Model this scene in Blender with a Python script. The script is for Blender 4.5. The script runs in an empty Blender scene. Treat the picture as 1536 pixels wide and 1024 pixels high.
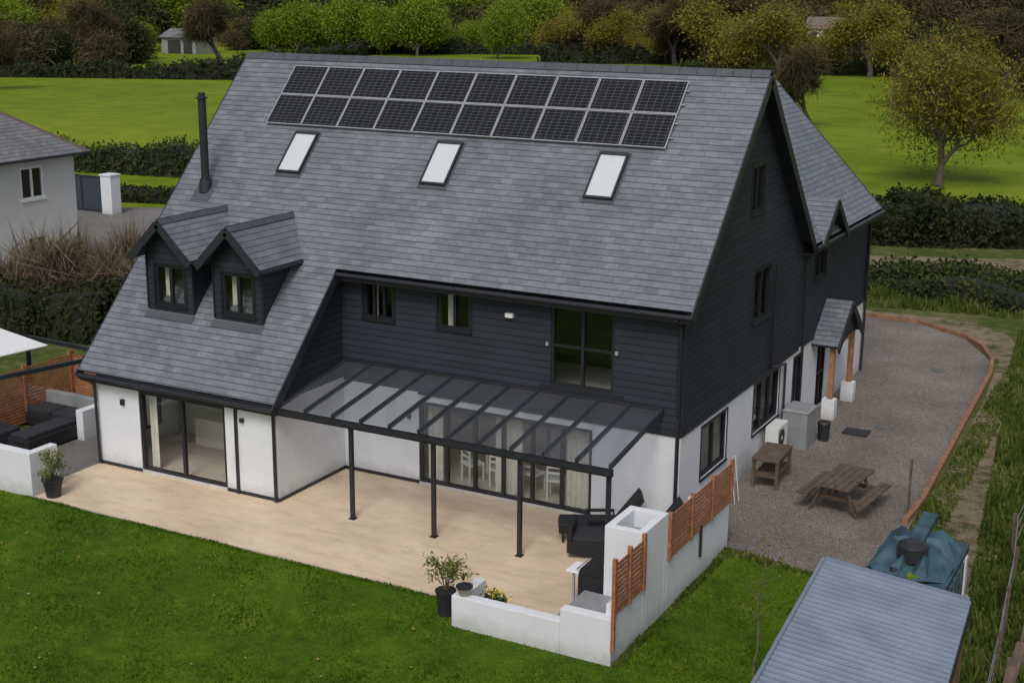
import bpy, math, random
import numpy as np
from mathutils import Matrix, Vector
random.seed(7); rng=np.random.default_rng(11)
S=bpy.context.scene
# ------------------------------------------------------------------ materials
def newmat(name):
    m=bpy.data.materials.new(name); m.use_nodes=True; nt=m.node_tree
    return m,nt,nt.nodes['Principled BSDF']
def N(nt,t,**k):
    n=nt.nodes.new(t)
    for a,b in k.items(): setattr(n,a,b)
    return n
def rgba(c): return (c[0],c[1],c[2],1)
def coords(nt,kind):
    if kind=='uv': return N(nt,'ShaderNodeTexCoord').outputs['UV']
    return N(nt,'ShaderNodeNewGeometry').outputs['Position']
def noise(nt,src,scale,detail=4,rough=.6):
    n=N(nt,'ShaderNodeTexNoise'); n.inputs['Scale'].default_value=scale; n.inputs['Detail'].default_value=detail
    n.inputs['Roughness'].default_value=rough
    nt.links.new(src,n.inputs['Vector']); return n.outputs['Fac']
def ramp(nt,src,stops):
    r=N(nt,'ShaderNodeValToRGB'); e=r.color_ramp.elements
    while len(e)<len(stops): e.new(.5)
    for i,(p,c) in enumerate(stops): e[i].position=p; e[i].color=rgba(c)
    nt.links.new(src,r.inputs['Fac']); return r.outputs['Color']
def mixc(nt,a,b,fac,mode='MIX'):
    m=N(nt,'ShaderNodeMix',data_type='RGBA',blend_type=mode)
    for s,v in ((6,a),(7,b),(0,fac)):
        if isinstance(v,(int,float)): m.inputs[s].default_value=v
        elif isinstance(v,tuple): m.inputs[s].default_value=rgba(v)
        else: nt.links.new(v,m.inputs[s])
    return m.outputs[2]
def math_(nt,op,a,b=None):
    m=N(nt,'ShaderNodeMath',operation=op)
    for i,v in enumerate((a,b)):
        if v is None: continue
        if isinstance(v,(int,float)): m.inputs[i].default_value=v
        else: nt.links.new(v,m.inputs[i])
    return m.outputs[0]
def bump(nt,bs,h,strength=.5,dist=.02):
    b=N(nt,'ShaderNodeBump'); b.inputs['Strength'].default_value=strength; b.inputs['Distance'].default_value=dist
    nt.links.new(h,b.inputs['Height']); nt.links.new(b.outputs[0],bs.inputs['Normal'])
def simple(name,c,rough=.6,var=.15,scale=3,metal=0,bumps=0,bscale=40):
    m,nt,bs=newmat(name); g=coords(nt,'pos')
    f=noise(nt,g,scale,5)
    lo=tuple(x*(1-var) for x in c); hi=tuple(min(1,x*(1+var)) for x in c)
    nt.links.new(ramp(nt,f,[(.3,lo),(.7,hi)]),bs.inputs['Base Color'])
    bs.inputs['Roughness'].default_value=rough; bs.inputs['Metallic'].default_value=metal
    if bumps: bump(nt,bs,noise(nt,g,bscale,3),bumps,.01)
    return m
def slate_mat(name,c1,c2,bw=.3,rh=.2):
    m,nt,bs=newmat(name); uv=coords(nt,'uv')
    b=N(nt,'ShaderNodeTexBrick'); nt.links.new(uv,b.inputs['Vector'])
    b.inputs['Scale'].default_value=1; b.inputs['Brick Width'].default_value=bw; b.inputs['Row Height'].default_value=rh
    b.inputs['Mortar Size'].default_value=.004; b.inputs['Mortar Smooth'].default_value=.3
    b.inputs['Color1'].default_value=rgba(c1); b.inputs['Color2'].default_value=rgba(c2)
    b.inputs['Mortar'].default_value=rgba(tuple(x*.62 for x in c1))
    g=coords(nt,'pos')
    w=ramp(nt,noise(nt,g,.5,6,.65),[(.3,(.78,.79,.8)),(.7,(1.18,1.18,1.17))])
    c=mixc(nt,b.outputs['Color'],w,1.0,'MULTIPLY')
    mp=N(nt,'ShaderNodeMapping'); mp.inputs['Scale'].default_value=(1.6,6,1); nt.links.new(uv,mp.inputs[0])
    fine=ramp(nt,noise(nt,mp.outputs[0],1.6,5,.78),[(.3,(.74,.74,.75)),(.5,(1,1,1)),(.7,(1.24,1.23,1.21))])
    c=mixc(nt,c,fine,1.0,'MULTIPLY')
    sx=N(nt,'ShaderNodeSeparateXYZ'); nt.links.new(uv,sx.inputs[0])
    fr=math_(nt,'FRACT',math_(nt,'DIVIDE',sx.outputs['Y'],rh))
    line=ramp(nt,fr,[(0,(.34,.34,.34)),(.08,(.42,.42,.42)),(.17,(1,1,1)),(.93,(1,1,1))])
    c=mixc(nt,c,line,.9,'MULTIPLY')
    nt.links.new(c,bs.inputs['Base Color']); bs.inputs['Roughness'].default_value=.48
    h=math_(nt,'SUBTRACT',math_(nt,'SUBTRACT',1.0,fr),math_(nt,'MULTIPLY',b.outputs['Fac'],.4))
    bump(nt,bs,h,.8,.018)
    return m
def clad_mat(name,c,per=.17):
    m,nt,bs=newmat(name); uv=coords(nt,'uv'); g=coords(nt,'pos')
    sx=N(nt,'ShaderNodeSeparateXYZ'); nt.links.new(uv,sx.inputs[0])
    fr=math_(nt,'FRACT',math_(nt,'DIVIDE',sx.outputs['Y'],per))
    line=ramp(nt,fr,[(0,(.25,.25,.25)),(.08,(.3,.3,.3)),(.13,(1.0,1.0,1.0)),(.9,(1.12,1.12,1.12))])
    b=N(nt,'ShaderNodeTexBrick'); nt.links.new(uv,b.inputs['Vector']); b.inputs['Scale'].default_value=1
    b.inputs['Brick Width'].default_value=3.6; b.inputs['Row Height'].default_value=per; b.inputs['Mortar Size'].default_value=.002
    b.inputs['Color1'].default_value=rgba(tuple(x*.88 for x in c)); b.inputs['Color2'].default_value=rgba(tuple(x*1.12 for x in c))
    b.inputs['Mortar'].default_value=rgba(tuple(x*.4 for x in c))
    col=mixc(nt,b.outputs['Color'],line,1.0,'MULTIPLY')
    w=ramp(nt,noise(nt,g,.8,5),[(.3,(.85,.85,.85)),(.7,(1.15,1.15,1.15))]); col=mixc(nt,col,w,1.0,'MULTIPLY')
    nt.links.new(col,bs.inputs['Base Color']); bs.inputs['Roughness'].default_value=.6; bs.inputs['Specular IOR Level'].default_value=.3
    bump(nt,bs,math_(nt,'SUBTRACT',1.0,fr),.8,.02)
    return m
def render_mat(name,c):
    m,nt,bs=newmat(name); g=coords(nt,'pos')
    a=ramp(nt,noise(nt,g,.9,6,.7),[(.25,tuple(x*.88 for x in c)),(.6,c)])
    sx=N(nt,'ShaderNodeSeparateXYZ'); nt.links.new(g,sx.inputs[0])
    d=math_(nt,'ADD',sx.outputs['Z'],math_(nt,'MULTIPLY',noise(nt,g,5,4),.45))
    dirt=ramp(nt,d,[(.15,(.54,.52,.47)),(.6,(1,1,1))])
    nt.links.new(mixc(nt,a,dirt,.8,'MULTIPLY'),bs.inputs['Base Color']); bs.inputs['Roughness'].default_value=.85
    bump(nt,bs,noise(nt,g,60,3),.25,.004); return m
def ground_mat(name,stops,scales=(.12,1.2,12),w=(.5,.3,.2),bmp=.6,bsc=25,bd=.03,rough=.95):
    m,nt,bs=newmat(name); g=coords(nt,'pos'); acc=None
    for s,k in zip(scales,w):
        v=math_(nt,'MULTIPLY',noise(nt,g,s,6,.65),k); acc=v if acc is None else math_(nt,'ADD',acc,v)
    nt.links.new(ramp(nt,acc,stops),bs.inputs['Base Color']); bs.inputs['Roughness'].default_value=rough
    bs.inputs['Specular IOR Level'].default_value=.15
    bump(nt,bs,noise(nt,g,bsc,4,.8),bmp,bd); return m
def leaf_mat(name,c1,c2,c3,sc=.6,transl=.25):
    m,nt,bs=newmat(name); g=coords(nt,'pos')
    acc=math_(nt,'ADD',math_(nt,'MULTIPLY',noise(nt,g,sc,3),.55),math_(nt,'MULTIPLY',noise(nt,g,sc*14,2),.45))
    c=ramp(nt,acc,[(.36,c1),(.5,c2),(.64,c3)])
    nt.links.new(c,bs.inputs['Base Color']); bs.inputs['Roughness'].default_value=.75; bs.inputs['Specular IOR Level'].default_value=.2
    t=N(nt,'ShaderNodeBsdfTranslucent'); nt.links.new(c,t.inputs['Color'])
    mx=N(nt,'ShaderNodeMixShader'); mx.inputs[0].default_value=transl
    nt.links.new(bs.outputs[0],mx.inputs[1]); nt.links.new(t.outputs[0],mx.inputs[2])
    nt.links.new(mx.outputs[0],nt.nodes['Material Output'].inputs['Surface']); return m
def glass_mat(name,tint,rough=.02,diff=0.0,dcol=(.3,.33,.36),extra=0.04,gain=.96):
    m,nt,bs=newmat(name); nt.nodes.remove(bs)
    tr=N(nt,'ShaderNodeBsdfTransparent'); tr.inputs[0].default_value=rgba(tint)
    gl=N(nt,'ShaderNodeBsdfGlossy'); gl.inputs['Roughness'].default_value=rough
    lw=N(nt,'ShaderNodeLayerWeight'); lw.inputs['Blend'].default_value=.5
    f=math_(nt,'ADD',math_(nt,'MULTIPLY',math_(nt,'POWER',lw.outputs['Facing'],5.0),gain),extra)
    f=math_(nt,'MINIMUM',f,1.0)
    mx=N(nt,'ShaderNodeMixShader'); nt.links.new(f,mx.inputs[0]); nt.links.new(tr.outputs[0],mx.inputs[1]); nt.links.new(gl.outputs[0],mx.inputs[2])
    out=mx.outputs[0]
    if diff>0:
        d=N(nt,'ShaderNodeBsdfDiffuse'); g=coords(nt,'pos')
        nt.links.new(ramp(nt,noise(nt,g,1.3,5),[(.3,tuple(x*.75 for x in dcol)),(.7,dcol)]),d.inputs[0])
        m2=N(nt,'ShaderNodeMixShader'); m2.inputs[0].default_value=diff
        nt.links.new(out,m2.inputs[1]); nt.links.new(d.outputs[0],m2.inputs[2]); out=m2.outputs[0]
    nt.links.new(out,nt.nodes['Material Output'].inputs['Surface']); return m
M={}
M['slate']=slate_mat('slate',(.125,.140,.163),(.170,.186,.211),.32,.175)
M['slate_n']=slate_mat('neighbour_slate',(.14,.145,.155),(.19,.19,.205),.3,.22)
M['clad']=clad_mat('dark_cladding',(.021,.026,.036))
M['white']=render_mat('white_render',(.68,.70,.735))
M['cream']=render_mat('cream_render',(.64,.64,.64))
M['black']=simple('black_metal',(.016,.019,.024),.45,.2)
M['rafter']=simple('canopy_bar',(.03,.036,.046),.35,.2)
M['barge']=simple('dark_fascia',(.018,.021,.028),.5,.2)
M['frame']=simple('window_frame',(.014,.016,.02),.4,.1)
M['glass']=glass_mat('window_glass',(.86,.88,.87),.02,extra=.08)
M['cglass']=glass_mat('canopy_glass',(.70,.74,.79),.05,.18,(.24,.26,.3),.06,.85)
M['inner']=simple('interior_plaster',(.78,.76,.72),.9,.05)
M['ifloor']=simple('interior_floor',(.62,.54,.44),.4,.08)
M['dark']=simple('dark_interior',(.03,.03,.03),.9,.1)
M['curtain']=simple('curtain',(.75,.72,.66),.9,.1,8)
M['blind']=simple('roof_window_blind',(.80,.82,.86),.3,.03)
M['flash']=simple('lead_flashing',(.065,.073,.085),.5,.2)
M['steel']=simple('panel_frame',(.42,.43,.45),.4,.1,3,.3)
M['gutter']=simple('gutter',(.018,.02,.025),.35,.1)
M['wood']=simple('cedar_slat',(.32,.13,.06),.7,.4,9)
M['sleeper']=simple('timber_edging',(.24,.125,.065),.8,.4,5)
M['oak']=simple('oak_post',(.32,.155,.065),.7,.3,6)
M['oldwood']=simple('weathered_wood',(.10,.072,.052),.85,.4,7,bumps=.3)
M['rattan']=simple('black_rattan',(.010,.011,.013),.7,.3,20)
M['cushion']=simple('dark_cushion',(.022,.024,.03),.9,.2)
M['pot']=simple('charcoal_pot',(.02,.022,.026),.5,.2)
M['ac']=simple('ac_casing',(.7,.7,.68),.4,.05)
M['grey']=simple('grey_plastic',(.24,.25,.26),.5,.15)
M['grate']=simple('iron_cover',(.11,.11,.105),.7,.2)
M['teal']=simple('teal_tank_plastic',(.035,.08,.105),.5,.5,3)
M['tankw']=simple('tank_body',(.06,.1,.11),.5,.25)
M['bluesheet']=simple('corrugated_sheet',(.175,.215,.28),.45,.2,1.2)
M['shedw']=simple('shed_board',(.2,.1,.045),.8,.3,5)
M['stone']=simple('pot_stone',(.3,.27,.23),.8,.2)
M['yellow']=simple('yellow_flower',(.7,.5,.03),.8,.2)
M['bark']=simple('bark',(.085,.07,.05),.95,.4,6)
M['barkd']=simple('dark_bark',(.04,.032,.025),.95,.4,6)
M['twig']=simple('twig',(.12,.085,.055),.95,.4,3)
M['whitepl']=simple('white_sheet',(.78,.79,.8),.4,.05)
M['tile']=simple('clay_tile_roof',(.15,.11,.095),.85,.2,2)
M['gate']=simple('gate_panel',(.035,.045,.065),.5,.15,2)
def panel_mat():
    m,nt,bs=newmat('solar_cell'); uv=coords(nt,'uv')
    b=N(nt,'ShaderNodeTexBrick'); b.offset=0; nt.links.new(uv,b.inputs['Vector']); b.inputs['Scale'].default_value=1
    b.inputs['Brick Width'].default_value=.195; b.inputs['Row Height'].default_value=.098; b.inputs['Mortar Size'].default_value=.004
    b.inputs['Color1'].default_value=(.008,.009,.013,1); b.inputs['Color2'].default_value=(.012,.013,.018,1); b.inputs['Mortar'].default_value=(.12,.125,.135,1)
    nt.links.new(b.outputs['Color'],bs.inputs['Base Color']); bs.inputs['Roughness'].default_value=.25; bs.inputs['Specular IOR Level'].default_value=.25; return m
M['cell']=panel_mat()
def terrace_mat():
    m,nt,bs=newmat('terrace_porcelain'); g=coords(nt,'pos')
    b=N(nt,'ShaderNodeTexBrick'); nt.links.new(g,b.inputs['Vector']); b.inputs['Scale'].default_value=1
    b.inputs['Brick Width'].default_value=1.2; b.inputs['Row Height'].default_value=.6; b.inputs['Mortar Size'].default_value=.003
    b.inputs['Color1'].default_value=(.68,.54,.385,1); b.inputs['Color2'].default_value=(.72,.58,.42,1); b.inputs['Mortar'].default_value=(.56,.44,.31,1)
    mp=N(nt,'ShaderNodeMapping'); mp.inputs['Scale'].default_value=(.9,2.6,1); nt.links.new(g,mp.inputs[0])
    st=ramp(nt,noise(nt,mp.outputs[0],1.3,8,.78),[(.3,(.76,.73,.69)),(.5,(1,1,1)),(.68,(1.07,1.07,1.09))])
    c=mixc(nt,b.outputs['Color'],st,1.0,'MULTIPLY')
    big=ramp(nt,noise(nt,g,.5,4,.6),[(.35,(.85,.84,.83)),(.6,(1,1,1))])
    nt.links.new(mixc(nt,c,big,1.0,'MULTIPLY'),bs.inputs['Base Color']); bs.inputs['Roughness'].default_value=.5; return m
M['terrace']=terrace_mat()
M['lawn']=ground_mat('lawn',[(.39,(.024,.062,.003)),(.46,(.050,.108,.004)),(.54,(.088,.152,.006)),(.62,(.155,.195,.022))],(.4,2.3,22),(.36,.30,.34),.8,34,.04)
M['field']=ground_mat('field',[(.40,(.08,.135,.005)),(.5,(.135,.195,.007)),(.60,(.20,.25,.015))],(.03,.35,3),(.42,.33,.25),.5,4,.1)
M['rough']=ground_mat('rough_grass_ground',[(.40,(.035,.06,.011)),(.5,(.075,.10,.022)),(.6,(.18,.155,.08))],(.3,2,12),(.4,.35,.25),.8,18,.05)
M['gravel']=ground_mat('gravel',[(.40,(.10,.085,.073)),(.5,(.205,.178,.157)),(.60,(.42,.375,.34))],(.35,7,24),(.2,.2,.6),1,38,.04)
M['gravelg']=ground_mat('grey_gravel',[(.38,(.12,.115,.11)),(.62,(.25,.24,.23))],(.35,6,30),(.35,.25,.4),1,40,.03)
M['dirt']=ground_mat('dirt',[(.40,(.04,.06,.014)),(.45,(.085,.09,.035)),(.50,(.21,.17,.11)),(.62,(.32,.26,.18))],(.5,2.2,14),(.35,.35,.3),.9,20,.05)
M['hedge']=leaf_mat('hedge_leaf',(.018,.032,.007),(.045,.068,.014),(.10,.115,.026))
M['hedged']=leaf_mat('dark_hedge_leaf',(.012,.019,.006),(.027,.038,.011),(.06,.07,.02),.5)
M['core']=simple('hedge_core',(.010,.014,.006),1,.3)
M['lv_yel']=leaf_mat('olive_leaf',(.10,.088,.014),(.19,.165,.024),(.28,.24,.036),.5)
M['lv_grn']=leaf_mat('spring_leaf',(.08,.125,.009),(.165,.235,.015),(.26,.32,.03),.4)
M['lv_drk']=leaf_mat('dark_leaf',(.018,.027,.009),(.038,.050,.014),(.075,.085,.024),.3)
M['lv_brn']=leaf_mat('brown_twig',(.040,.034,.015),(.078,.064,.026),(.125,.102,.042),.3,.1)
M['lv_brn2']=leaf_mat('tan_twig',(.08,.06,.035),(.16,.125,.075),(.25,.2,.12),1.5,.1)
M['lv_pot']=leaf_mat('potted_leaf',(.05,.08,.015),(.12,.15,.03),(.24,.24,.07),3)
M['blade']=leaf_mat('wild_grass_blade',(.038,.062,.011),(.085,.125,.018),(.18,.185,.055),.7)
M['turf']=leaf_mat('lawn_blade',(.045,.10,.004),(.10,.18,.008),(.19,.25,.025),.9,.4)
M['dleaf']=simple('fallen_leaf',(.3,.2,.09),.9,.4,2)
# ------------------------------------------------------------------ mesh helpers
def empty(name,loc=(0,0,0)):
    e=bpy.data.objects.new(name,None); e.location=loc; e.empty_display_size=.3; S.collection.objects.link(e); return e
def link(me,name,parent=None,loc=(0,0,0)):
    o=bpy.data.objects.new(name,me); o.location=loc; S.collection.objects.link(o)
    if parent: o.parent=parent; o.matrix_parent_inverse=Matrix.Translation(-Vector(parent.location))
    return o
class Bd:
    def __init__(s): s.v=[];s.f=[];s.m=[];s.mats=[]
    def mi(s,k):
        if k not in s.mats: s.mats.append(k)
        return s.mats.index(k)
    def poly(s,pts,k):
        b=len(s.v); s.v+= [tuple(p) for p in pts]; s.f.append(list(range(b,b+len(pts)))); s.m.append(s.mi(k))
    def hexa(s,p,k):
        b=len(s.v); s.v+=[tuple(q) for q in p]; i=s.mi(k)
        for f in ((3,2,1,0),(4,5,6,7),(0,1,5,4),(1,2,6,5),(2,3,7,6),(3,0,4,7)): s.f.append([b+j for j in f]); s.m.append(i)
    def box(s,x0,x1,y0,y1,z0,z1,k):
        x0,x1=min(x0,x1),max(x0,x1); y0,y1=min(y0,y1),max(y0,y1)
        s.hexa([(x0,y0,z0),(x1,y0,z0),(x1,y1,z0),(x0,y1,z0),(x0,y0,z1),(x1,y0,z1),(x1,y1,z1),(x0,y1,z1)],k)
    def beam(s,a,b,w,h,k,up=(0,0,1)):
        a=Vector(a);b=Vector(b);d=(b-a).normalized(); up=Vector(up)
        r=d.cross(up).normalized(); u=r.cross(d).normalized()
        P=[]
        for c in (a,b):
            P.append([c-r*w/2-u*h/2,c+r*w/2-u*h/2,c+r*w/2+u*h/2,c-r*w/2+u*h/2])
        s.hexa([P[0][0],P[0][1],P[1][1],P[1][0],P[0][3],P[0][2],P[1][2],P[1][3]],k)
    def cyl(s,a,b,r0,r1,k,n=12,cap=True):
        a=Vector(a);b=Vector(b);d=(b-a).normalized(); t=Vector((1,0,0)) if abs(d.x)<.8 else Vector((0,1,0))
        r=d.cross(t).normalized(); u=d.cross(r).normalized(); base=len(s.v); i=s.mi(k)
        for c,rr in ((a,r0),(b,r1)):
            for j in range(n):
                q=2*math.pi*j/n; s.v.append(tuple(c+r*rr*math.cos(q)+u*rr*math.sin(q)))
        for j in range(n):
            k2=(j+1)%n; s.f.append([base+j,base+k2,base+n+k2,base+n+j]); s.m.append(i)
        if cap:
            s.f.append([base+j for j in range(n)][::-1]); s.m.append(i); s.f.append([base+n+j for j in range(n)]); s.m.append(i)
    def slab(s,pts,th,k,ks=None):
        P=[Vector(p) for p in pts]; n=(P[1]-P[0]).cross(P[2]-P[1]).normalized()
        if n.z<0: P=P[::-1]; n=-n
        Q=[p-n*th for p in P]; b=len(s.v); L=len(P); s.v+=[tuple(p) for p in P+Q]
        s.f.append([b+j for j in range(L)]); s.m.append(s.mi(k)); ks=ks or k
        s.f.append([b+L+j for j in range(L)][::-1]); s.m.append(s.mi(ks))
        for j in range(L):
            j2=(j+1)%L; s.f.append([b+j,b+L+j,b+L+j2,b+j2]); s.m.append(s.mi(ks))
    def cards(s,C,size,k,elong=1.0):
        for c in C:
            a=Vector(rng.normal(size=3)).normalized(); b=a.cross(Vector(rng.normal(size=3))).normalized()
            z=size*rng.uniform(.6,1.3); c=Vector(c); a=a*z*elong; b=b*z/ max(1,elong)
            s.poly([c-a,c-b*.6,c+a,c+b*.6],k)
    def done(s,name,parent=None,loc=(0,0,0),rz=0,bevel=0,smooth=False):
        me=bpy.data.meshes.new(name); lx=Vector(loc) if parent is None and rz==0 else Vector((0,0,0))
        V=[(v[0]-lx.x,v[1]-lx.y,v[2]-lx.z) for v in s.v] if lx.length>0 else s.v
        me.from_pydata(V,[],s.f)
        for k in s.mats: me.materials.append(M[k])
        me.polygons.foreach_set('material_index',s.m)
        uvl=me.uv_layers.new(name='UVMap'); me.update()
        for p in me.polygons:
            n=p.normal
            if abs(n.z)>.98: t=Vector((1,0,0));u=Vector((0,1,0))
            else: t=Vector((0,0,1)).cross(n).normalized(); u=n.cross(t).normalized()
            for li in p.loop_indices:
                q=Vector(s.v[me.loops[li].vertex_index]); uvl.data[li].uv=(q.dot(t)+100,q.dot(u)+100)
            p.use_smooth=smooth
        o=link(me,name,parent,loc if parent is None else (0,0,0)); o.rotation_euler[2]=rz
        if bevel:
            b=o.modifiers.new('bevel','BEVEL'); b.width=bevel; b.segments=2; b.limit_method='ANGLE'
        return o
def place(b,name,loc,rz=0,bevel=0):
    o=b.done(name,bevel=bevel); o.location=loc; o.rotation_euler[2]=rz; return o
def sheet(name,pts,z,k,loc=None):
    b=Bd(); b.poly([(x,y,z) for x,y in pts],k); return b.done(name)
def P(t,D): return (10.59-.473*D+.881*t*D, -27.82+.881*D+.473*t*D)
# ------------------------------------------------------------------ house numbers
m=1.044; L=15.11; WX=-9.27; W=2.8; RY=4.29; RZ=2.6+m*(RY+3.095)
zr=lambda y:2.6+m*(y+3.095)
zb=lambda y:RZ-m*(y-RY)
nr=Vector((0,-m,1)).normalized()
def RP(x,y,o=0): p=Vector((x,y,zr(y)))+nr*o; return p
ZC=2.42
house=empty('detached_house',(-7.5,4,0))
def interp(prof,s):
    for (a,za),(b,zb_) in zip(prof,prof[1:]):
        if a-1e-6<=s<=b+1e-6: return za+(zb_-za)*(s-a)/(b-a)
    return prof[-1][1]
def wall(name,ax,c,inn,prof,z0,ops,zs,ml,mu,parent,rev='frame'):
    B=Bd(); pt=(lambda s,z,d=0:(c+inn*d,s,z)) if ax=='x' else (lambda s,z,d=0:(s,c+inn*d,z))
    ss=sorted(set([p[0] for p in prof]+[o[0] for o in ops]+[o[1] for o in ops]))
    for a,b in zip(ss,ss[1:]):
        if b-a<1e-4: continue
        mid=(a+b)/2; cov=sorted([o for o in ops if o[0]<mid<o[1]],key=lambda o:o[2])
        segs=[];cur=z0
        for o in cov:
            if o[2]>cur: segs.append((cur,o[2]))
            cur=o[3]
        segs.append((cur,None))
        for lo,hi in segs:
            if hi is None: ta,tb=interp(prof,a),interp(prof,b)
            else: ta=tb=hi
            if lo<zs<min(ta,tb):
                B.poly([pt(a,lo),pt(b,lo),pt(b,zs),pt(a,zs)],ml); B.poly([pt(a,zs),pt(b,zs),pt(b,tb),pt(a,ta)],mu)
            else: B.poly([pt(a,lo),pt(b,lo),pt(b,tb),pt(a,ta)],ml if lo<zs-.01 else mu)
    for o in ops:
        a,b,lo,hi=o[:4]; D=.14; k=ml if lo<zs-.3 else mu
        for q in (((a,lo),(b,lo)),((b,lo),(b,hi)),((b,hi),(a,hi)),((a,hi),(a,lo))):
            B.poly([pt(*q[0]),pt(*q[1]),pt(*q[1],D),pt(*q[0],D)],k)
    return B.done(name,parent)
def window(name,ax,c,inn,o,parent,vs=(.5,),hs=(),fw=.07,curt=None,sill=True):
    a,b,lo,hi=o; B=Bd()
    def bx(s0,s1,z0,z1,d0,d1,k):
        if ax=='x': B.box(c+inn*d0,c+inn*d1,s0,s1,z0,z1,k)
        else: B.box(s0,s1,c+inn*d0,c+inn*d1,z0,z1,k)
    bx(a,a+fw,lo,hi,.02,.12,'frame'); bx(b-fw,b,lo,hi,.02,.12,'frame')
    bx(a+fw,b-fw,lo,lo+fw,.022,.118,'frame'); bx(a+fw,b-fw,hi-fw,hi,.022,.118,'frame')
    for v in vs: s=a+(b-a)*v; bx(s-fw*.55,s+fw*.55,lo+fw,hi-fw,.025,.115,'frame')
    for h in hs: z=lo+(hi-lo)*h; bx(a+fw,b-fw,z-fw*.4,z+fw*.4,.03,.11,'frame')
    if sill: bx(a-.05,b+.05,lo-.05,lo-.003,-.05,.02,'frame')
    if sill:
        bx(a-.05,a-.002,lo,hi+.05,-.02,-.002,'frame'); bx(b+.002,b+.05,lo,hi+.05,-.02,-.002,'frame'); bx(a-.0,b+.0,hi+.002,hi+.05,-.022,-.002,'frame')
    if ax=='x': B.poly([(c+inn*.08,a,lo),(c+inn*.08,b,lo),(c+inn*.08,b,hi),(c+inn*.08,a,hi)],'glass')
    else: B.poly([(a,c+inn*.08,lo),(b,c+inn*.08,lo),(b,c+inn*.08,hi),(a,c+inn*.08,hi)],'glass')
    if curt:
        for s0,s1 in curt:
            n=max(4,int((s1-s0)/.07)); 
            for i in range(n):
                p=s0+(s1-s0)*i/n; q=s0+(s1-s0)*(i+1)/n; d=.3+.05*(i%2); e=.3+.05*((i+1)%2)
                if ax=='x': B.poly([(c+inn*d,p,lo),(c+inn*e,q,lo),(c+inn*e,q,hi),(c+inn*d,p,hi)],'curtain')
                else: B.poly([(p,c+inn*d,lo),(q,c+inn*e,lo),(q,c+inn*e,hi),(p,c+inn*d,hi)],'curtain')
    return B.done(name,parent)
w1=(-8.6,-7.7,4.15,5.2); w2=(-6.42,-5.5,4.15,5.2); w3=(-3.32,-1.7,3.15,5.25); bif=(-7.0,-2.2,.06,2.2)
wall('front_wall','y',0,1,[(WX,zr(0)-.12),(0,zr(0)-.12)],0,[w1,w2,w3,bif],ZC,'white','clad',house)
window('window','y',0,1,w1,house,(.33,.66),curt=[(-8.5,-8.35)]); window('window','y',0,1,w2,house,(.5,),curt=[(-6.3,-6.1)])
window('large_window','y',0,1,w3,house,(.5,),(.46,),sill=False)
window('bifold_doors','y',0,1,bif,house,(1/6,2/6,3/6,4/6,5/6),(),.08,curt=[(-6.9,-6.5),(-4.95,-4.2),(-3.0,-2.3)],sill=False)
sd=(-13.68,-10.87,.08,2.2)
wall('wing_front_wall','y',-W,1,[(-L,zr(-W)-.12),(WX,zr(-W)-.12)],0,[sd],2.5,'white','barge',house)
window('sliding_doors','y',-W,1,sd,house,(.5,),(),.08,curt=[(-13.6,-13.35),(-11.15,-10.95)],sill=False)
wall('wing_side_wall','x',WX,-1,[(-W,zr(-W)-.12),(0,zr(0)-.12)],0,[],2.5,'white','clad',house)
wall('west_wall','x',-L,1,[(-W,zr(-W)-.12),(RY,RZ-.12),(8.6,zb(8.6)-.12)],0,[(-1.8,-.6,.5,2.1)],2.5,'white','clad',house)
wall('rear_wall','y',8.6,-1,[(-L,zb(8.6)-.12),(0,zb(8.6)-.12)],0,[],ZC,'white','clad',house)
e1=(1.35,3.1,.93,2.22); e2=(5.15,7.3,.93,2.3); e3=(4.75,6.05,4.0,5.35); e4=(4.2,5.15,6.88,8.05); e5=(10.2,11.3,4.15,5.25); e6=(8.6,9.4,.1,2.2); e7=(11.0,11.9,.06,2.15)
wall('east_wall','x',0,-1,[(0,zr(0)-.12),(RY,RZ-.12),(8.75,5.58),(16.15,5.58)],0,[e1,e2,e3,e4,e5,e6,e7],ZC,'white','clad',house)
for e in (e1,e3,e4,e5,e6): window('window','x',0,-1,e,house,curt=[(e[0]+.1,e[0]+.3)])
window('window','x',0,-1,e2,house,(.33,.66)); window('porch_door','x',0,-1,e7,house,(.5,),(.5,),sill=False); window('window','x',-L,1,(-1.8,-.6,.5,2.1),house)
wall('rear_wing_gable_wall','y',16.15,-1,[(-6.9,5.5),(-3.4,9.15),(0,5.58)],0,[],ZC,'white','clad',house)
wall('rear_wing_west_wall','x',-6.9,1,[(8.6,5.5),(16.15,5.5)],0,[],ZC,'white','clad',house)
B=Bd()
B.box(-L+.15,-.16,.15,8.4,-.02,.035,'ifloor'); B.box(-L+.15,WX-.15,-W+.15,.15,-.02,.034,'ifloor')
B.box(-L+.15,-.2,.15,8.4,2.5,2.7,'inner'); B.box(-L+.15,WX-.15,-W+.4,.15,2.42,2.48,'inner')
B.box(-L+.15,-.2,3.3,3.4,.04,2.49,'inner'); B.box(-9.2,-9.1,.15,4.2,.04,2.49,'inner'); B.box(-L+.16,-9.2,.2,.3,.04,2.41,'inner')
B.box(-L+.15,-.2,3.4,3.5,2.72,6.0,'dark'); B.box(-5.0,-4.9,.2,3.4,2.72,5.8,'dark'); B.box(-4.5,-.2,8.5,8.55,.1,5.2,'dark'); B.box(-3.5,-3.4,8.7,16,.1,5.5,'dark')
B.box(-13.9,-12.6,-.5,.15,.04,.8,'inner')
B.done('interior_rooms',house)
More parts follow.
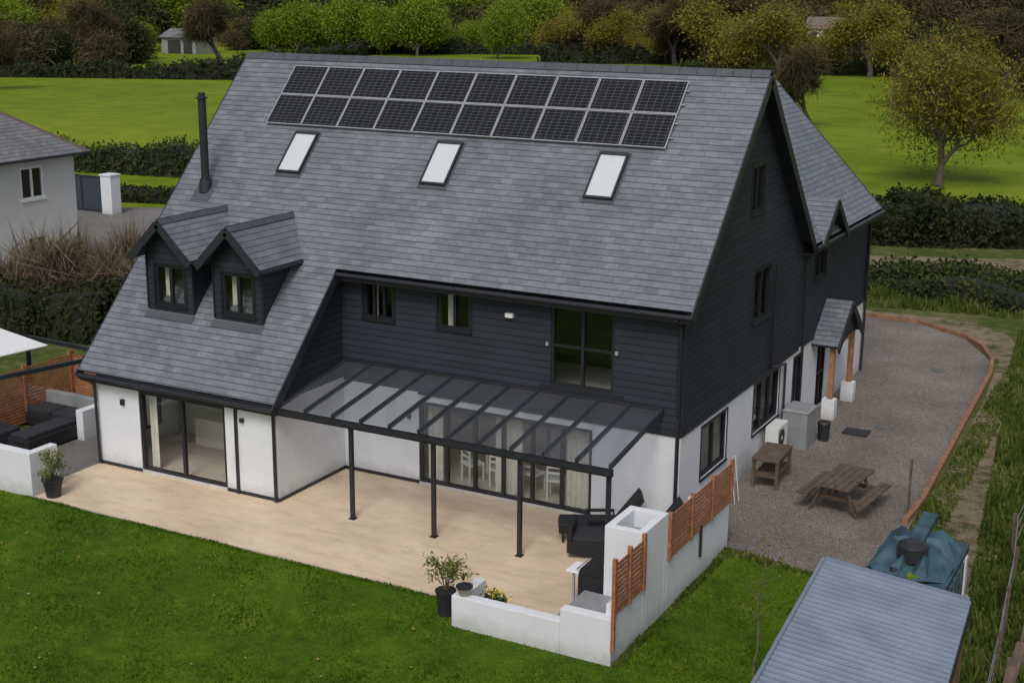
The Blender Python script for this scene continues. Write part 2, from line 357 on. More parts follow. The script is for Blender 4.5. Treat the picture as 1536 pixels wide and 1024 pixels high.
# roofs
B=Bd()
RL,RR=-L-.3,.3; EW=WX+.15
B.slab([RP(RL,RY),RP(RL,-3.1),RP(EW,-3.1),RP(EW,-.4),RP(RR,-.4),RP(RR,RY)],.1,'slate','barge')
B.slab([(RL,RY,RZ),(RL,8.85,zb(8.85)),(RR,8.85,zb(8.85)),(RR,RY,RZ)],.1,'slate','barge')
rx,rz=-3.4,5.42+3.7*m
yv=RY+(RZ-rz)/m
B.slab([(.3,9.0,5.42),(.3,16.45,5.42),(rx,16.45,rz),(rx,yv,rz)],.1,'slate','barge')
B.slab([(rx,16.45,rz),(-7.1,16.45,5.42),(-7.1,9.0,5.42),(rx,yv,rz)],.1,'slate','barge')
B.done('slate_roof',house)
B=Bd()
n=int((RR-RL)/.45)
for i in range(n):
    a=RL+(RR-RL)*i/n; b=RL+(RR-RL)*(i+1)/n-.012
    for sgn in (1,-1):
        B.slab([(a,RY,RZ+.045),(b,RY,RZ+.045),(b,RY-sgn*.16,RZ+.045-.16*m),(a,RY-sgn*.16,RZ+.045-.16*m)],.03,'flash')
for i in range(18):
    a=yv+(16.45-yv)*i/18; b=yv+(16.45-yv)*(i+1)/18-.012
    for sgn in (1,-1):
        B.slab([(rx,a,rz+.045),(rx,b,rz+.045),(rx-sgn*.16,b,rz+.045-.16*m),(rx-sgn*.16,a,rz+.045-.16*m)],.03,'slate')
B.done('ridge_tiles',house)
B=Bd()
def bargeY(x,y0,y1,f,dx=.04,h=.24,dz=-.17):
    B.beam((x,y0,f(y0)+dz),(x,y1,f(y1)+dz),dx,h,'barge')
bargeY(RR+.022,-.42,RY,zr); bargeY(RR+.022,RY,8.87,zb); bargeY(RL-.022,-3.12,RY,zr); bargeY(EW+.022,-3.12,-.4,zr)
B.box(RL,EW+.04,-3.06,-3.02,zr(-3.1)-.3,zr(-3.1)-.1,'barge'); B.box(EW+.05,RR,-.36,-.32,zr(-.4)-.3,zr(-.4)-.1,'barge')
B.box(WX,RR-.02,-.33,-.0,zr(-.4)-.28,zr(-.4)-.25,'barge')
B.box(-L-.25,EW,-3.03,-W-.003,zr(-3.1)-.28,zr(-3.1)-.25,'barge')
B.cyl((RL,-3.14,zr(-3.1)-.14),(EW+.03,-3.14,zr(-3.1)-.14),.06,.06,'gutter'); B.cyl((EW+.05,-.44,zr(-.4)-.14),(RR+.03,-.44,zr(-.4)-.14),.06,.06,'gutter')
B.cyl((.36,9.0,5.3),(.36,16.45,5.3),.06,.06,'gutter'); B.box(.26,.3,9.0,16.4,5.12,5.32,'barge'); B.box(.0,.27,8.8,16.4,5.13,5.16,'barge')
B.beam((.3,16.47,5.42-.15),(rx,16.47,rz-.15),.04,.24,'barge')
def pipe(pts,r=.04):
    for a,b in zip(pts,pts[1:]): B.cyl(a,b,r,r,'gutter',10)
pipe([(-.05,-.42,5.2),(-.05,-.12,5.0),(-.05,-.09,2.95)],.045); pipe([(-.05,-.09,2.85),(-.05,-.09,.05)],.045)
pipe([(-15.2,-3.12,2.4),(-15.08,-2.9,2.2),(-15.08,-2.88,.05)]); pipe([(WX-.04,-2.88,2.4),(WX-.04,-2.88,.04)],.045)
pipe([(.36,9.1,5.25),(.08,9.1,5.0),(.08,9.1,.1)]); pipe([(.36,16.2,5.25),(.08,16.1,5.0),(.08,16.1,.05)])
pipe([(.07,6.35,5.3),(.07,6.35,2.5),(.07,7.6,2.3),(.07,7.6,.1)],.035)
B.box(-L-.02,sd[0],-W-.02,-W-.002,0,.1,'black'); B.box(sd[1],WX,-W-.02,-W-.002,0,.1,'black'); B.box(WX+.002,WX+.02,-W,-.02,0,.1,'black'); B.box(WX+.02,bif[0],-.02,-.002,0,.1,'black')
B.box(.002,.03,-.02,8.9,ZC-.05,ZC+.03,'black'); B.box(bif[0]-.0,-.0,-.03,-.002,ZC-.05,ZC+.02,'black'); B.box(.002,.03,9.2,16.1,ZC-.05,ZC+.03,'black')
B.box(-.0,.035,-.035,-.0,ZC,5.3,'black'); B.box(.0,.035,16.15,16.19,ZC,5.3,'black')
B.box(-10.55,-10.47,-W-.05,-W-.003,0,2.2,'gutter')
B.done('fascias_gutters_and_pipes',house)
def rbox(B,x0,x1,y0,y1,o0,o1,k): B.hexa([RP(x0,y0,o0),RP(x1,y0,o0),RP(x1,y1,o0),RP(x0,y1,o0),RP(x0,y0,o1),RP(x1,y0,o1),RP(x1,y1,o1),RP(x0,y1,o1)],k)
for cx_ in (-11.95,-7.45,-2.87):
    B=Bd()
    x0,x1,y0,y1=cx_-.38,cx_+.38,1.48,2.42
    rbox(B,x0,x0+.05,y0,y1,.003,.09,'barge'); rbox(B,x1-.05,x1,y0,y1,.003,.09,'barge'); rbox(B,x0+.05,x1-.05,y0,y0+.04,.003,.085,'barge'); rbox(B,x0+.05,x1-.05,y1-.06,y1,.003,.1,'barge')
    rbox(B,x0-.05,x1+.05,y0-.07,y1+.04,.002,.016,'flash'); rbox(B,x0+.05,x1-.05,y0+.04,y1-.06,.03,.065,'blind')
    B.poly([RP(x0+.05,y0+.04,.078),RP(x1-.05,y0+.04,.078),RP(x1-.05,y1-.06,.078),RP(x0+.05,y1-.06,.078)],'glass')
    B.done('roof_window',house)
B=Bd()
px0,px1,py0,py1=-13.45,-1.62,2.55,3.98; pw=(px1-px0)/10
for i in range(10):
    for j in range(2):
        a=px0+i*pw+.008; b=px0+(i+1)*pw-.008; c=py0+(py1-py0)*j/2+.006; d=py0+(py1-py0)*(j+1)/2-.006
        rbox(B,a+.022,b-.022,c+.015,d-.015,.06,.095,'cell')
        rbox(B,a,a+.022,c,d,.06,.1,'steel'); rbox(B,b-.022,b,c,d,.06,.1,'steel'); rbox(B,a+.022,b-.022,c,c+.015,.06,.1,'steel'); rbox(B,a+.022,b-.022,d-.015,d,.06,.1,'steel')
for y in (2.8,3.1,3.5,3.8): B.beam(RP(px0-.08,y,.04),RP(px1+.08,y,.04),.05,.035,'steel')
B.done('solar_panel_array',house)
B=Bd(); fx,fy=-14.4,1.0; fz=zr(fy)
B.cyl((fx,fy,fz-.1),(fx,fy,fz+.25),.2,.15,'black',20); B.cyl((fx,fy,fz+.25),(fx,fy,fz+2.4),.11,.11,'black',20); B.cyl((fx,fy,fz+2.4),(fx,fy,fz+2.44),.16,.16,'black',20)
B.cyl((fx,fy,fz+2.44),(fx,fy,fz+2.56),.10,.10,'black',20); B.cyl((fx,fy,fz+1.2),(fx,fy,fz+1.24),.125,.125,'black',20); rbox(B,fx-.3,fx+.3,fy-.3,fy+.2,.003,.015,'flash')
B.done('flue_pipe',house)
for c in (-13.4,-11.2):
    hw=.74; prof=[(c-hw,5.66),(c,6.4),(c+hw,5.66)]; o=(c-.5,c+.5,4.22,5.3)
    wall('dormer_front','y',-1.7,1,prof,3.95,[o],0,'clad','clad',house)
    window('dormer_window','y',-1.7,1,o,house,(.5,),(),.08,curt=[(c-.42,c-.28),(c+.28,c+.42)])
    B=Bd()
    for s in (-1,1):
        B.poly([(c+s*hw,-1.7,zr(-1.7)-.1),(c+s*hw,-1.7,5.66),(c+s*hw,-.1,5.66)],'clad')
        yb_=lambda z:(z-2.6)/m-3.095
        ez=6.5-.97
        B.slab([(c,-2.05,6.5),(c,yb_(6.5),6.5),(c+s*.97,yb_(ez),ez),(c+s*.97,-2.05,ez)],.07,'slate','barge')
        B.beam((c,-2.08,6.4),(c+s*.99,-2.08,ez-.1),.04,.2,'barge')
        B.cyl((c+s*1.0,-2.05,ez-.06),(c+s*1.0,yb_(ez),ez-.06),.045,.045,'gutter')
        B.box(c+s*(hw-.0),c+s*(hw+.035),-1.735,-1.66,4.1,5.6,'black')
        for i in range(6):
            a=-2.06+(yb_(6.5)+2.06)*i/6; b=-2.06+(yb_(6.5)+2.06)*(i+1)/6-.01
            B.slab([(c,a,6.54),(c,b,6.54),(c+s*.13,b,6.41),(c+s*.13,a,6.41)],.03,'flash')
    rbox(B,c-hw-.06,c+hw+.06,-1.86,-1.72,.003,.015,'flash')
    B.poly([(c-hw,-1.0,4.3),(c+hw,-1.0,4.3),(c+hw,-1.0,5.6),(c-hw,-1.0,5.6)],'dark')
    B.done('dormer_roof',house)
B=Bd(); gy=10.75
B.poly([(.02,gy-1.1,5.1),(.02,gy+1.1,5.1),(.02,gy,6.25)],'clad')
for s in (-1,1):
    B.slab([(.4,gy,6.45),(-.69,gy,6.45),(.38,gy+s*1.25,5.35)],.07,'slate','barge')
    B.beam((.42,gy,6.36),(.42,gy+s*1.27,5.24),.04,.2,'barge')
B.done('east_gablet',house)
B=Bd(); py=11.6; pr=3.35; pe=2.25; px=.8
for s in (-1,1):
    B.slab([(px,py,pr),(.01,py,pr),(.01,py+s*1.35,pe),(px,py+s*1.35,pe)],.08,'slate','barge')
    B.beam((px+.02,py,pr-.12),(px+.02,py+s*1.37,pe-.12),.05,.22,'barge')
    B.box(px-.3,px-.15,py+s*1.05-.07,py+s*1.05+.07,.6,pe-.02,'oak'); B.box(px-.42,px-.04,py+s*1.05-.16,py+s*1.05+.16,.0,.6,'white'); B.box(.03,px-.3,py+s*1.05-.05,py+s*1.05+.05,pe-.1,pe,'oak')
B.box(px-.3,px-.15,py-.97,py+.97,pe-.12,pe,'oak'); B.poly([(px-.1,py-1.1,pe+.02),(px-.1,py+1.1,pe+.02),(px-.1,py,pr-.1)],'clad')
B.done('entrance_porch',house)
B=Bd(); B.box(-4.5,-4.3,-.1,-.003,4.66,4.76,'whitepl'); B.box(-10.36,-10.26,-W-.08,-W-.003,1.9,2.0,'black'); B.box(-14.25,-14.15,-W-.08,-W-.003,1.75,1.9,'black')
for s in (-3.4,-1.62): B.box(s-.03,s+.03,-.06,-.003,4.1,4.18,'steel')
B.box(-7.3,-7.22,-.08,-.003,1.7,1.85,'black'); B.box(-3.6,-1.45,-.05,-.003,3.02,3.14,'frame')
B.done('wall_lights',house)
# ------------------------------------------------------------------ canopy
can=empty('glass_canopy',(-4.9,-1.4,0)); B=Bd()
cx0,cx1=WX+.1,-.42; zt,zf=2.9,2.42; yf=-2.85
for i in range(12):
    x=cx0+.03+(cx1-cx0-.06)*i/11; B.beam((x,-.03,zt+.045),(x,yf-.05,zf+.065),.055,.11,'rafter')
B.beam((cx0,yf-.03,zf-.06),(cx1+.03,yf-.03,zf-.06),.1,.16,'black'); B.beam((cx0,yf-.14,zf-.02),(cx1+.03,yf-.14,zf-.02),.09,.09,'black')
B.beam((cx0,-.045,zt+.06),(cx1,-.045,zt+.06),.08,.14,'black')
for x in (-7.09,-4.84,-2.62,-.5): B.box(x-.045,x+.045,-2.86,-2.77,.02,zf-.14,'black'); B.box(x-.08,x+.08,-2.9,-2.73,.012,.03,'black')
B.done('frame',can)
B=Bd(); B.poly([(cx0,yf-.05,zf+.06),(cx1,yf-.05,zf+.06),(cx1,-.09,zt+.04),(cx0,-.09,zt+.04)],'cglass'); B.done('glazing',can)
# ------------------------------------------------------------------ grounds
g=900
b=Bd(); b.poly([(-g,-g,-.02),(g,-g,-.02),(g,g,-.02),(-g,g,-.02)],'field'); b.done('ground')
sheet('rough_ground',[P(-.6,30),P(-.6,72),(-30,36),P(-.02,72),P(.12,74),P(.6,72),(24,40),(24,-30),(4,-30)],-.012,'rough')
sheet('lawn',[(-60,-60),(16,-60),(9.5,-8),(8.0,-4.5),(4.6,-2),(4.2,-.3),(1.0,-.3),(1.0,-5.2),(-15.2,-5.2),(-60,-5.2)],-.004,'lawn')
sheet('gravel_yard',[(-.1,-.45),(1.2,-.5),(3.2,-.45),(4.5,-.9),(7.2,-3.0),(7.3,.6),(4.6,3),(4.5,4.9),(4.1,13.9),(3.95,17.5),(3.7,19.5),(2.3,22.3),(.3,23.9),(-1.7,24.2),(-8,24),(-8,15),(-.1,15)],.0,'gravel')
sheet('gravel_drive',[P(-.36,77),P(-.19,77),(-16.5,14),(-15,9),(-15,-2.6),(-15.2,-5.3),(-19,-5.2),(-19,3),(-22,9),P(-.34,52)],.001,'gravelg')
sheet('dirt_track',[(4.7,3),(6.9,1),(6.4,6),(5.8,10),(5.3,14),(4.9,20),(3.6,23.6),(2.0,25.2),(-8,25.4),(-8,24.4),(.4,24.2),(2.4,22.6),(3.9,19.6),(4.3,14),(4.7,5)],.004,'dirt')
sheet('farm_track',[P(.12,61.5),P(.12,65),P(.6,62),P(.6,58.5)],.002,'dirt')
b=Bd(); b.box(-15.15,1.05,-5.45,-.0,-.1,.012,'terrace'); b.box(-2.0,1.05,-6.3,-5.452,-.1,.0115,'terrace'); b.box(-15.2,1.0,-5.5,-5.453,-.1,.009,'stone'); b.done('paved_terrace')
b=Bd(); pts=[(4.45,3.3),(4.5,4.9),(4.3,9.5),(4.1,13.9),(3.95,17.5),(3.7,19.5),(3.1,21.2),(2.3,22.5),(.3,23.95),(-1.7,24.1),(-6,24.3)]
for p,q in zip(pts,pts[1:]): b.beam((*p,.05),(*q,.05+rng.uniform(-.01,.01)),.13,.18,'sleeper')
b.done('timber_edging',loc=(4.3,9.5,0))
# garden wall (terrace)
b=Bd(); GX=1.254
gw=lambda x0,x1,y0,y1,z1:b.box(x0,x1,y0,y1,-.05,z1,'white')
gw(-2.18,.2,-6.5,-6.27,.66); gw(.2,GX,-6.5,-6.27,.93); gw(-2.18,-1.95,-6.268,-5.5,.66)
gw(GX-.22,GX,-6.268,-5.03,1.12); gw(GX-.22,GX,-3.78,-.1,1.12); gw(.35,GX-.222,-.32,-.1,1.12)
X0,X1,Y0,Y1=.42,GX,-5.028,-3.782
gw(X0,X1,Y0,Y0+.16,2.12); gw(X0,X1,Y1-.16,Y1,2.12); gw(X0,X0+.16,Y0+.16,Y1-.16,2.12); gw(X1-.16,X1,Y0+.16,Y1-.16,2.12); b.box(X0+.16,X1-.16,Y0+.16,Y1-.16,0,1.75,'grey')
b.done('rendered_garden_wall',loc=(GX,-4,0),bevel=.012)
b=Bd(); b.box(.05,1.03,-6.265,-5.032,.02,.62,'white'); b.box(.02,1.031,-6.266,-5.031,.622,.67,'grey'); b.done('built_in_bench',loc=(.5,-5.6,0))
def slatfence(name,a,c,z0,z1,loc,n=None,post=True,panels=2):
    b=Bd(); a=Vector((*a,0)); c=Vector((*c,0)); d=(c-a); n=int((z1-z0)/.095)
    for i in range(n):
        z=z0+.04+i*.095; b.beam(a+Vector((0,0,z)),c+Vector((0,0,z)),.022,.066,'wood')
    for i in range(panels+1):
        p=a+d*i/panels; b.box(p.x-.04,p.x+.04,p.y-.04,p.y+.04,z0-.02,z1+.02,'wood')
    return b.done(name,loc=loc)
slatfence('slatted_fence_panel',(GX+.03,-6.45),(GX+.03,-5.08),1.0,2.12,(GX,-5.7,1))
slatfence('slatted_fence_panel',(GX+.03,-3.75),(GX+.03,-.12),1.12,2.1,(GX,-2,1),panels=3)
b=Bd(); b.box(GX+.02,GX+.09,-6.56,-6.49,.35,2.15,'wood'); b.box(GX+.02,GX+.06,-2.0,-1.94,.5,1.2,'black'); b.done('fence_post',loc=(GX,-6.5,0))
# ------------------------------------------------------------------ terrace furniture
def lounger(name,loc,rz,back=.9):
    b=Bd(); b.box(-.34,.34,-.95,.45,.22,.36,'rattan'); b.box(-.31,.31,-.93,.42,.362,.44,'cushion')
    for x in (-.3,.3):
        for y in (-.85,.35,.85): b.box(x-.03,x+.03,y-.03,y+.03,0,.3,'rattan')
        b.box(x-.03,x+.03,.45,.95,.24,.3,'rattan')
        xo=x+.04*(1 if x>0 else -1); b.box(xo-.04,xo+.04,-.3,.35,.5,.56,'rattan')
        for y in (-.28,.33): b.box(xo-.025,xo+.025,y-.02,y+.02,.2,.5,'rattan')
    q=math.cos(back);s_=math.sin(back)
    b.hexa([(-.33,.45,.34),(.33,.45,.34),(.33,.45+.85*q,.34+.85*s_),(-.33,.45+.85*q,.34+.85*s_),(-.33,.37,.42),(.33,.37,.42),(.33,.37+.85*q,.44+.85*s_),(-.33,.37+.85*q,.44+.85*s_)],'rattan')
    return place(b,name,loc,rz,.015)
lounger('sun_lounger',(-1.5,-1.0,.02),math.radians(-62)); lounger('sun_lounger',(-.45,-1.1,.02),math.radians(-58))
b=Bd(); b.box(-.42,.42,-.4,.4,.12,.4,'rattan'); b.box(-.3,.4,-.38,.38,.402,.5,'cushion'); b.box(-.42,-.3,-.4,.4,.4,.75,'rattan'); place(b,'rattan_armchair',(-1.35,-1.95,.02),.3,.02)
b=Bd(); b.box(-.3,.3,-.35,.35,.05,.85,'black'); b.box(-.62,-.32,-.25,.25,.82,.86,'whitepl'); b.box(-.5,-.45,-.2,-.15,.1,.82,'steel')
for i in range(5):
    a0=math.pi*i/5;a1=math.pi*(i+1)/5
    b.hexa([(-.3*math.cos(a0),-.35,.86),(-.3*math.cos(a1),-.35,.86),(-.3*math.cos(a1),.35,.86),(-.3*math.cos(a0),.35,.86),(-.3*math.cos(a0),-.35,.87+.25*math.sin(a0)),(-.3*math.cos(a1),-.35,.87+.25*math.sin(a1)),(-.3*math.cos(a1),.35,.87+.25*math.sin(a1)),(-.3*math.cos(a0),.35,.87+.25*math.sin(a0))],'rattan')
b.cyl((-.35,-.3,.95),(-.35,.3,.95),.015,.015,'steel'); place(b,'gas_barbecue',(.08,-4.5,.02),0,.01)
b=Bd(); b.box(-.3,.3,-.45,.45,.0,.95,'black'); b.box(-.33,.33,-.48,.48,.952,1.0,'rattan'); place(b,'outdoor_cabinet',(.15,-3.55,.02),0,.01)
def pot_plant(name,loc,ph=.45,pr=.22,h=.9,n=260,ls=.05,k='lv_pot'):
    b=Bd(); b.cyl((0,0,0),(0,0,ph),pr*.72,pr,'pot',20); b.cyl((0,0,ph),(0,0,ph+.03),pr*1.08,pr*1.08,'pot',20)
    for i in range(14):
        a=rng.uniform(0,6.28); r=rng.uniform(.2,.7)*h*.9; z=ph+rng.uniform(.25,1)*h
        e=Vector((r*math.cos(a),r*math.sin(a),z)); mid=Vector((e.x*.35,e.y*.35,ph+(z-ph)*.6))
        b.cyl((0,0,ph),mid,.009,.006,'twig',5,False); b.cyl(mid,e,.006,.003,'twig',5,False)
        b.cards([mid+(e-mid)*rng.uniform(.1,1.05)+Vector(rng.normal(size=3))*.07 for _ in range(n//14)],ls,k,1.4)
    return place(b,name,loc,.3)
pot_plant('potted_shrub',(-14.35,-5.2,.01),.42,.24,.75,420,.045)
pot_plant('potted_shrub',(-2.55,-6.1,.0),.5,.2,.95,480,.042)
b=Bd(); b.cyl((-1.95,-6.38,.66),(-1.95,-6.38,.84),.09,.16,'stone',16); b.cyl((-1.95,-6.38,.84),(-1.95,-6.38,.87),.17,.17,'pot',16); b.done('stone_bowl',loc=(-1.95,-6.38,.66))
b=Bd(); b.box(-1.65,-1.2,-6.2,-6.0,.02,.6,'pot'); b.cards([(-1.42+rng.normal()*.15,-6.1+rng.normal()*.06,.66+rng.uniform(0,.14)) for _ in range(60)],.03,'yellow'); b.cards([(-1.42+rng.normal()*.15,-6.1+rng.normal()*.07,.62+rng.uniform(0,.12)) for _ in range(140)],.035,'lv_pot'); b.done('flower_planter',loc=(-1.42,-6.1,0))
def chair(name,loc,rz):
    b=Bd()
    for x in (-.2,.2):
        b.box(x-.02,x+.02,-.22,-.18,0,.45,'whitepl'); b.box(x-.02,x+.02,.18,.22,0,1.0,'whitepl')
    b.box(-.23,.23,-.23,.23,.45,.49,'whitepl')
    for z in (.65,.8,.95): b.box(-.18,.18,.19,.21,z,z+.06,'whitepl')
    return place(b,name,loc,rz)
for x,y,r in ((-5.9,.8,2.6),(-5.1,.8,3.3),(-3.5,.8,3.4),(-4.2,.9,2.9),(-2.7,.8,3.0)): chair('dining_chair',(x,y,.036),r)
b=Bd(); b.box(-5.9,-3,1.3,2.2,.74,.78,'inner')
for x in (-5.8,-3.1):
    for y in (1.4,2.1): b.box(x-.03,x+.03,y-.03,y+.03,.04,.74,'inner')
b.done('dining_table',loc=(-4.5,2,.03))
# ------------------------------------------------------------------ west seating corner
b=Bd(); b.box(-24,-14.75,-5.5,-5.25,-.05,1.12,'white'); b.box(-14.98,-14.75,-5.248,-4.6,-.05,1.12,'white'); b.box(-17.1,-16.85,-1.7,-.4,-.05,.85,'white'); b.done('white_garden_wall',loc=(-15,-5.4,0),bevel=.012)
b=Bd()
b.box(-20.4,-17.3,-1.5,-.7,.05,.42,'rattan'); b.box(-20.4,-17.3,-.7,-.5,.05,.85,'grey'); b.box(-20.4,-19.7,-4.4,-1.502,.05,.42,'rattan'); b.box(-17.9,-17.12,-3.4,-1.502,.05,.42,'rattan'); b.box(-17.298,-17.12,-1.5,-.5,.05,.8,'grey')
for i in range(3): b.box(-20.35+i*1.0,-19.4+i*1.0,-1.45,-.75,.424,.54,'cushion'); 
b.box(-17.85,-17.2,-3.35,-1.6,.424,.53,'cushion'); b.box(-19.2,-18.4,-3.4,-2.5,.05,.4,'cushion')
b.done('outdoor_corner_sofa',loc=(-18.5,-2,0),bevel=.02)
slatfence('slatted_fence_panel',(-19.3,.4),(-17.3,.4),.1,1.75,(-18.2,.4,0)); slatfence('slatted_fence_panel',(-19.3,.3),(-19.3,-3.2),.1,1.75,(-19.3,-1.5,0))
b=Bd()
for x,y in ((-22,-3.6),(-18.4,-3.9),(-17.3,.1),(-21,.3)): b.box(x-.05,x+.05,y-.05,y+.05,0,2.0,'black')
for p,q in (((-22,-3.6),(-18.4,-3.9)),((-18.4,-3.9),(-17.3,.1)),((-17.3,.1),(-21,.3)),((-21,.3),(-22,-3.6))): b.beam((*p,2.0),(*q,2.0),.08,.12,'black')
b.slab([(-22.5,-3.9,2.3),(-20.0,-4.0,2.08),(-19.5,-.3,2.08),(-21.9,-.1,2.3)],.03,'whitepl'); b.done('metal_pergola',loc=(-19.5,-2,0))
# ------------------------------------------------------------------ east yard objects
def picnic(name,loc,rz):
    b=Bd()
    for i in range(5): x=-.36+i*.18; b.box(x-.08,x+.08,-.9,.9,.72,.76,'oldwood')
    for s in (-1,1):
        for i in range(2): x=s*(.66+i*.15); b.box(x-.065,x+.065,-.9,.9,.43,.47,'oldwood')
        y=s*.6
        b.beam((-.78,y,.4),(.78,y,.4),.05,.1,'oldwood',(0,0,1)); b.beam((-.36,y+.05,.68),(.36,y+.05,.68),.05,.08,'oldwood')
        for q in (-1,1): b.beam((q*.25,y-.05,.72),(q*.62,y-.05,0),.05,.1,'oldwood',(0,1,0))
        b.beam((0,y,.42),(0,y*.3,.7),.05,.07,'oldwood',(1,0,0))
    return place(b,name,loc,rz)
picnic('picnic_table',(2.85,3.75,0),math.radians(-6))
b=Bd(); b.box(-.35,.35,-.7,.7,.74,.79,'oldwood'); b.box(-.3,.3,-.65,.65,.3,.34,'oldwood')
for x in (-.3,.3):
    for y in (-.62,.62): b.box(x-.04,x+.04,y-.04,y+.04,0,.74,'oldwood')
    b.box(x-.02,x+.02,-.62,.62,.62,.74,'oldwood')
place(b,'potting_bench',(.75,4.6,0),.05)
b=Bd(); b.box(.15,.5,5.85,6.7,.35,1.0,'ac')
for i in range(9): b.box(.502,.512,5.9,6.35,.4+i*.062,.425+i*.062,'grey')
b.cyl((.5,6.15,.67),(.515,6.15,.67),.24,.24,'dark',24); b.cyl((.516,6.15,.67),(.522,6.15,.67),.06,.06,'ac',12); b.box(.2,.25,5.9,6.6,.0,.35,'black'); b.box(.4,.45,5.9,6.6,.0,.35,'black'); b.done('air_conditioning_unit',loc=(.3,6.2,0),bevel=.01)
b=Bd(); b.box(.15,.85,7.3,8.2,.0,1.05,'grey'); b.hexa([(.12,7.27,1.052),(.88,7.27,1.052),(.88,8.23,1.052),(.12,8.23,1.052),(.2,7.35,1.13),(.8,7.35,1.1),(.8,8.15,1.1),(.2,8.15,1.13)],'grey'); b.done('storage_box',loc=(.5,7.8,0),bevel=.015)
b=Bd(); b.cyl((1.0,8.5,0),(1.0,8.5,.5),.15,.18,'pot',16); b.cyl((1.0,8.5,.5),(1.0,8.5,.54),.2,.17,'pot',16); b.done('recycling_bin',loc=(1.0,8.5,0))
b=Bd(); b.box(1.3,2.0,9.3,9.9,.0,.04,'pot'); b.done('door_mat',loc=(1.6,9.6,0))
b=Bd()
for y in (2.55,2.85):
    b.cyl((.35,y,1.15),(.5,y,.0),.009,.009,'ac',8)
b.cyl((.35,2.55,1.15),(.35,2.85,1.15),.009,.009,'ac',8); b.cyl((.42,2.55,.6),(.42,2.85,.6),.008,.008,'ac',8)
b.done('clothes_airer',loc=(.35,2.6,0))
b=Bd(); b.box(4.37,4.42,3.77,3.83,0,1.45,'oldwood'); b.done('stake_post',loc=(4.4,3.8,0))
for x,y in ((2.3,17.5),(2.2,10.5)):
    b=Bd(); b.cyl((x,y,.002),(x,y,.015),.25,.25,'grate',20); b.cyl((x,y,.016),(x,y,.02),.2,.2,'grate',20); b.done('manhole_cover',loc=(x,y,0))
# oil tank
b=Bd(); tx0,tx1,ty0,ty1=4.92,6.5,-2.85,-.35
b.box(tx0+.05,tx1-.05,ty0+.05,ty1-.05,.12,1.1,'tankw'); b.box(tx0,tx1,ty0,ty1,1.102,1.26,'teal'); b.box(tx0-.1,tx1+.1,ty0-.1,ty1+.1,-.02,.12,'stone')
for i in range(6):
    y=ty0+.25+i*(ty1-ty0-.5)/5
    for x in (tx0+.03,tx1-.03): b.box(x-.05,x+.05,y-.1,y+.1,.15,1.09,'ac' if i in (0,5) else 'tankw')
for i in range(4):
    x=tx0+.25+i*(tx1-tx0-.5)/3
    for y in (ty0+.03,ty1-.03): b.box(x-.1,x+.1,y-.05,y+.05,.15,1.09,'tankw')
cxm,cym=(tx0+tx1)/2,(ty0+ty1)/2; rim=[];top=[]
nf=18
for i in range(nf):
    a=2*math.pi*i/nf; ca,sa=math.cos(a),math.sin(a); k_=1/max(abs(ca),abs(sa))
    k_=min(k_,1.25)
    rim.append((cxm+ca*k_*(tx1-tx0)/2*.97,cym+sa*k_*(ty1-ty0)/2*.97,1.265+(.07 if i%2 else 0)))
    q=.62 if i%2 else .42
    top.append((cxm+ca*k_*(tx1-tx0)/2*q,cym+sa*k_*(ty1-ty0)/2*q,1.5+(.15 if i%2 else 0)))
for i in range(nf): j=(i+1)%nf; b.poly([rim[i],rim[j],top[j]],'teal'); b.poly([rim[i],top[j],top[i]],'teal')
for i in range(nf): j=(i+1)%nf; b.poly([top[i],top[j],(cxm,cym,1.72)],'teal')
b.beam((cxm,-1.9,1.7),(cxm,-.5,1.78),.3,.16,'teal')
b.cyl((5.72,-2.15,1.45),(5.72,-2.15,1.76),.3,.3,'pot',20); b.cyl((5.72,-2.15,1.76),(5.72,-2.15,1.84),.3,.14,'pot',20)
b.cyl((5.5,-2.65,1.2),(5.5,-2.65,1.42),.1,.1,'black',12); b.box(5.75,6.05,-2.75,-2.5,1.26,1.36,'lv_grn')
b.done('oil_tank',loc=(5.7,-1.6,0),bevel=.02)
# shed
b=Bd(); w_=2.52; l_=7.5; n=170; zl,zrr=2.5,2.2
k=b.mi('bluesheet'); base=len(b.v)
for i in range(n+1):
    y=-l_*i/n; dz=.016*math.sin(i*math.pi/2+.3)
    b.v+=[(0,y,zl+dz),(w_,y,zrr+dz)]
for i in range(n): a=base+2*i; b.f.append([a,a+2,a+3,a+1]); b.m.append(k)
b.hexa([(.08,-l_+.1,0),(w_-.08,-l_+.1,0),(w_-.08,-.1,0),(.08,-.1,0),(.08,-l_+.1,zl-.1),(w_-.08,-l_+.1,zrr-.1),(w_-.08,-.1,zrr-.1),(.08,-.1,zl-.1)],'shedw')
b.box(-.03,.03,-l_,.0,zl-.12,zl+.04,'bluesheet'); b.box(w_-.02,w_+.02,-l_,.0,zrr-.18,zrr-.03,'barge'); b.beam((.032,.0,zl+.0),(w_-.03,.0,zrr+.0),.04,.12,'bluesheet')
for i in range(32): b.box(w_-.08,w_-.055,-.15-i*.22-.2,-.15-i*.22,0,zrr-.2,'shedw')
place(b,'garden_shed',(4.83,-5.44,0),.075)
